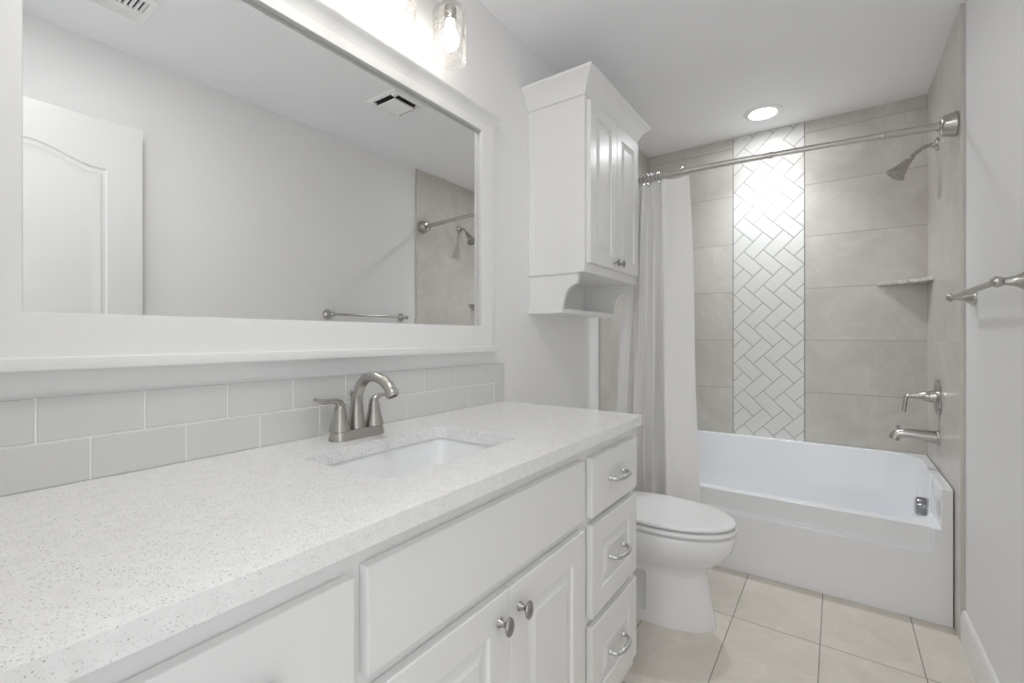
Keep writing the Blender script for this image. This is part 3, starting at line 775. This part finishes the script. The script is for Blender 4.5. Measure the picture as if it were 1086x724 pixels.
# corner shelf
b = bmesh.new()
zz = 1.445
prof = [(1.262, D - 0.001), (W - 0.001, D - 0.001), (W - 0.001, 2.985)] + [(W - 0.001 + (1.262 - W + 0.001) * t + 0.012 * math.sin(PI * t), 2.985 + (D - 0.001 - 2.985) * t + 0.012 * math.sin(PI * t)) for t in [i / 8 for i in range(1, 8)]]
add_loft(b, [[Vector((x, y, zz - 0.008)) for x, y in prof], [Vector((x, y, zz + 0.010)) for x, y in prof]])
cs = obj('corner_shelf', b, M['stone'], smooth=30)
bv = cs.modifiers.new('edge', 'BEVEL'); bv.width = 0.003; bv.segments = 2; bv.limit_method = 'ANGLE'; bv.angle_limit = math.radians(50)
tag(cs, 'speckled stone corner shelf fixed between the two tiled shower walls', 'shelf')

# shower curtain
RIGHT = [(0.5287, 2.4), (0.4978, 2.38), (0.4573, 2.362), (0.4147, 2.35), (0.3879, 2.338), (0.3775, 2.346), (0.3748, 2.39), (0.3716, 2.45), (0.3541, 2.485), (0.3282, 2.48), (0.3188, 2.43), (0.319, 2.375), (0.3179, 2.338), (0.31, 2.34), (0.2787, 2.385), (0.243, 2.445), (0.2205, 2.48), (0.2161, 2.47), (0.2156, 2.42), (0.2123, 2.365), (0.2096, 2.338), (0.2009, 2.342), (0.1774, 2.41), (0.1597, 2.44), (0.1627, 2.4), (0.1662, 2.35), (0.1629, 2.328), (0.1355, 2.335), (0.1074, 2.345), (0.084, 2.375)]
TOP = [(0.4813, 2.392), (0.4555, 2.386), (0.4143, 2.384), (0.3721, 2.383), (0.3523, 2.382), (0.3452, 2.386), (0.3474, 2.398), (0.3495, 2.418), (0.3397, 2.426), (0.3293, 2.42), (0.322, 2.404), (0.3167, 2.39), (0.3106, 2.383), (0.3042, 2.386), (0.2893, 2.398), (0.2739, 2.414), (0.2659, 2.42), (0.2618, 2.414), (0.2585, 2.4), (0.2535, 2.388), (0.2504, 2.384), (0.245, 2.392), (0.2381, 2.406), (0.2315, 2.41), (0.2296, 2.398), (0.2281, 2.388), (0.2193, 2.388), (0.202, 2.4), (0.1879, 2.41), (0.1744, 2.418)]
def smooth_line(pts, m): return spline([(x, y, 0) for x, y in pts], m)
pb, ptp = smooth_line(RIGHT, 6), smooth_line(TOP, 6)
cu = thing('shower_curtain', 'white waffle-weave shower curtain gathered beside the tiled alcove wall', 'curtain', (0.27, 2.44, 0.10))
b = bmesh.new(); uvl = b.loops.layers.uv.new('UVMap')
ZB, ZTOP, nz = 0.105, 1.972, 40
grid = []; slen = [0.0]
for a, c in zip(pb, pb[1:]): slen.append(slen[-1] + (c - a).length)
for j in range(nz + 1):
    t = j / nz; z = ZB + (ZTOP - ZB) * t
    f = t ** 1.5
    row = []
    for i, (p, q) in enumerate(zip(pb, ptp)):
        k = p.lerp(q, f)
        sag = 0.010 * (0.5 - 0.5 * math.cos(2 * PI * (i % 21) / 21.0)) * max(0, (t - 0.9) / 0.1)
        row.append(b.verts.new((k.x + 0.004 * math.sin(z * 5 + i * 0.21), k.y + 0.004 * math.sin(z * 4.1 + i * 0.33), z - sag)))
    grid.append(row)
for j in range(nz):
    for i in range(len(pb) - 1):
        f = b.faces.new((grid[j][i], grid[j][i + 1], grid[j + 1][i + 1], grid[j + 1][i]))
        for lp, (ii, jj) in zip(f.loops, ((i, j), (i + 1, j), (i + 1, j + 1), (i, j + 1))): lp[uvl].uv = (slen[ii] * 1.5, ZB + (ZTOP - ZB) * jj / nz)
co = obj('fabric', b, M['fabric'], cu, 180)
def rod_y(x):
    for a, c in zip(rod_curve, rod_curve[1:]):
        if a.x <= x <= c.x: return a.y + (c.y - a.y) * (x - a.x) / (c.x - a.x)
    return 2.42
for x in (0.447, 0.325, 0.305, 0.285, 0.265, 0.245, 0.224, 0.196, 0.165, 0.13, 0.108):
    b = bmesh.new(); y = rod_y(x); R0 = 0.021; n = 20; rings = []
    for k in range(n):
        a = 2 * PI * k / n
        ctr = Vector((x, y + R0 * math.cos(a), RZ - 0.004 + R0 * 1.15 * math.sin(a))); o1 = Vector((0, math.cos(a), math.sin(a)))
        rings.append([ctr + o1 * (0.0015 * math.cos(2 * PI * q / 8)) + Vector((1, 0, 0)) * (0.0015 * math.sin(2 * PI * q / 8)) for q in range(8)])
    add_loft(b, rings + [rings[0]], False, False)
    for q in range(3): add_lathe(b, [(0.0005, -0.0045), (0.0035, -0.003), (0.0042, 0), (0.0035, 0.003), (0.0005, 0.0045)], (x, y - 0.008 + 0.008 * q, RZ + 0.021), (1, 0, 0), 12)
    obj('hook', b, M['chrome'], cu)

# ------------------------------------------------------------------ towel bar
BX, BZ = 1.418, 1.302
tbar = thing('towel_bar', 'brushed nickel towel bar on two flared posts on the painted wall', 'towel bar', (WD, 1.96, BZ))
b = bmesh.new(); add_tube(b, [(BX, 1.672, BZ), (BX, 2.262, BZ)], 0.0085, 18); obj('bar', b, M['nickel'], tbar)
for y in (1.672, 2.258):
    b = bmesh.new(); add_lathe(b, [(0.030, 0.0), (0.030, 0.003), (0.0275, 0.008), (0.020, 0.018), (0.0135, 0.030), (0.0100, 0.045), (0.0095, 0.056)], (WD - 0.0003, y, BZ), (-1, 0, 0), 28)
    add_lathe(b, [(0.0, -0.016), (0.007, -0.0145), (0.0125, -0.0085), (0.0145, 0.0), (0.0125, 0.0085), (0.007, 0.0145), (0.0, 0.016)], (BX, y, BZ), (0, 1, 0), 24)
    obj('post', b, M['nickel'], tbar, 45)

# ------------------------------------------------------------------ ceiling fittings
dl = thing('recessed_light', 'round white recessed ceiling light glowing above the bathtub', 'ceiling light', (0.745, 2.918, H))
b = bmesh.new(); add_lathe(b, [(0.068, -0.006), (0.070, -0.010), (0.086, -0.007), (0.096, -0.002), (0.097, -0.0003), (0.066, -0.0003), (0.068, -0.006)], (0.745, 2.918, H), (0, 0, 1), 48, False, False); obj('trim_ring', b, M['vent'], dl, 50)
b = bmesh.new(); add_lathe(b, [(0.067, -0.0005), (0.067, -0.0045), (0.060, -0.0055), (0.0, -0.0060)], (0.745, 2.918, H), (0, 0, 1), 48); obj('lens', b, M['lens'], dl, 50)

fl = thing('fill_lamp', 'round white flush fill lamp added out of view just inside the doorway, in front of the vanity', 'ceiling light', (0.72, 0.42, H))  # added lamp, out of view, to brighten the front half of the room
b = bmesh.new(); add_lathe(b, [(0.108, -0.0005), (0.124, -0.0005), (0.124, -0.018), (0.119, -0.023), (0.110, -0.023), (0.108, -0.020), (0.108, -0.0005)], (0.72, 0.42, H), (0, 0, 1), 56, False, False); obj('rim', b, M['vent'], fl, 40)
b = bmesh.new(); add_lathe(b, [(0.107, -0.0005), (0.107, -0.021), (0.102, -0.024), (0.07, -0.027), (0.0, -0.029)], (0.72, 0.42, H), (0, 0, 1), 56); obj('diffuser', b, M['flush'], fl, 50)

sl = bpy.data.lights.new('downlight_beam', 'SPOT'); sl.energy = BEAM; sl.spot_size = math.radians(112); sl.spot_blend = 1.0; sl.shadow_soft_size = 0.055; sl.color = (0.91, 0.955, 1.0)
so = bpy.data.objects.new('downlight_beam', sl); COL.objects.link(so); so.parent = dl; so.location = (0, 0, -0.012)

fan = thing('exhaust_fan', 'square white exhaust fan cover on the ceiling, seen in the mirror', 'exhaust fan', (0.843, 1.669, H))
b = bmesh.new()
def sq(h, z): return [Vector((0.843 - h, 1.669 - h, z)), Vector((0.843 + h, 1.669 - h, z)), Vector((0.843 + h, 1.669 + h, z)), Vector((0.843 - h, 1.669 + h, z))]
add_loft(b, [sq(0.110, H - 0.0003), sq(0.110, H - 0.004), sq(0.106, H - 0.009), sq(0.090, H - 0.011), sq(0.090, H - 0.0003)], False, False); obj('rim', b, M['vent'], fan, 25)
b = bmesh.new(); add_loft(b, [sq(0.060, H - 0.012), sq(0.067, H - 0.018), sq(0.067, H - 0.024), sq(0.064, H - 0.026)])
for s in (-1, 1):
    for q in (-1, 1): add_box(b, (0.843 + s * 0.079 - 0.010, 1.669 + q * 0.079 - 0.011, H - 0.017), (0.843 + s * 0.079 + 0.011, 1.669 + q * 0.079 + 0.011, H - 0.008))
obj('cover_panel', b, M['vent'], fan, 25)
b = bmesh.new(); add_box(b, (0.843 - 0.088, 1.669 - 0.088, H - 0.004), (0.843 + 0.088, 1.669 + 0.088, H - 0.0005)); obj('opening', b, M['dark'], fan, 0)

av = thing('air_vent', 'white louvred air register on the ceiling, seen in the mirror above the door', 'air vent', (1.09, 0.50, H))
vx0, vx1, vy0, vy1 = 0.985, 1.196, 0.340, 0.660
b = bmesh.new()
def vr(i, z): return [Vector((vx0 + i, vy0 + i, z)), Vector((vx1 - i, vy0 + i, z)), Vector((vx1 - i, vy1 - i, z)), Vector((vx0 + i, vy1 - i, z))]
add_loft(b, [vr(0, H - 0.0003), vr(0, H - 0.003), vr(0.004, H - 0.008), vr(0.028, H - 0.010), vr(0.028, H - 0.0003)], False, False); obj('frame', b, M['vent'], av, 25)
b = bmesh.new(); add_box(b, (vx0 + 0.028, vy0 + 0.028, H - 0.002), (vx1 - 0.028, vy1 - 0.028, H - 0.0005)); obj('opening', b, M['dark'], av, 0)
b = bmesh.new()
xm = 1.098
for k in range(6):
    x = xm + 0.004 + k * 0.0115
    add_prism(b, [(x, vy0 + 0.028, H - 0.002), (x + 0.0015, vy0 + 0.028, H - 0.002), (x + 0.0115, vy0 + 0.028, H - 0.011), (x + 0.010, vy0 + 0.028, H - 0.011)], (0, vy1 - vy0 - 0.056, 0))
add_box(b, (xm - 0.004, vy0 + 0.028, H - 0.010), (xm + 0.004, vy1 - 0.028, H - 0.002))
obj('side_louvres', b, M['vent'], av, 0)
b = bmesh.new()
for k in range(16):
    y = vy0 + 0.034 + k * 0.0165
    add_prism(b, [(vx0 + 0.028, y, H - 0.002), (vx0 + 0.028, y + 0.0015, H - 0.002), (vx0 + 0.028, y + 0.0075, H - 0.010), (vx0 + 0.028, y + 0.006, H - 0.010)], (xm - 0.004 - vx0 - 0.028, 0, 0))
obj('cross_louvres', b, M['vent'], av, 0)
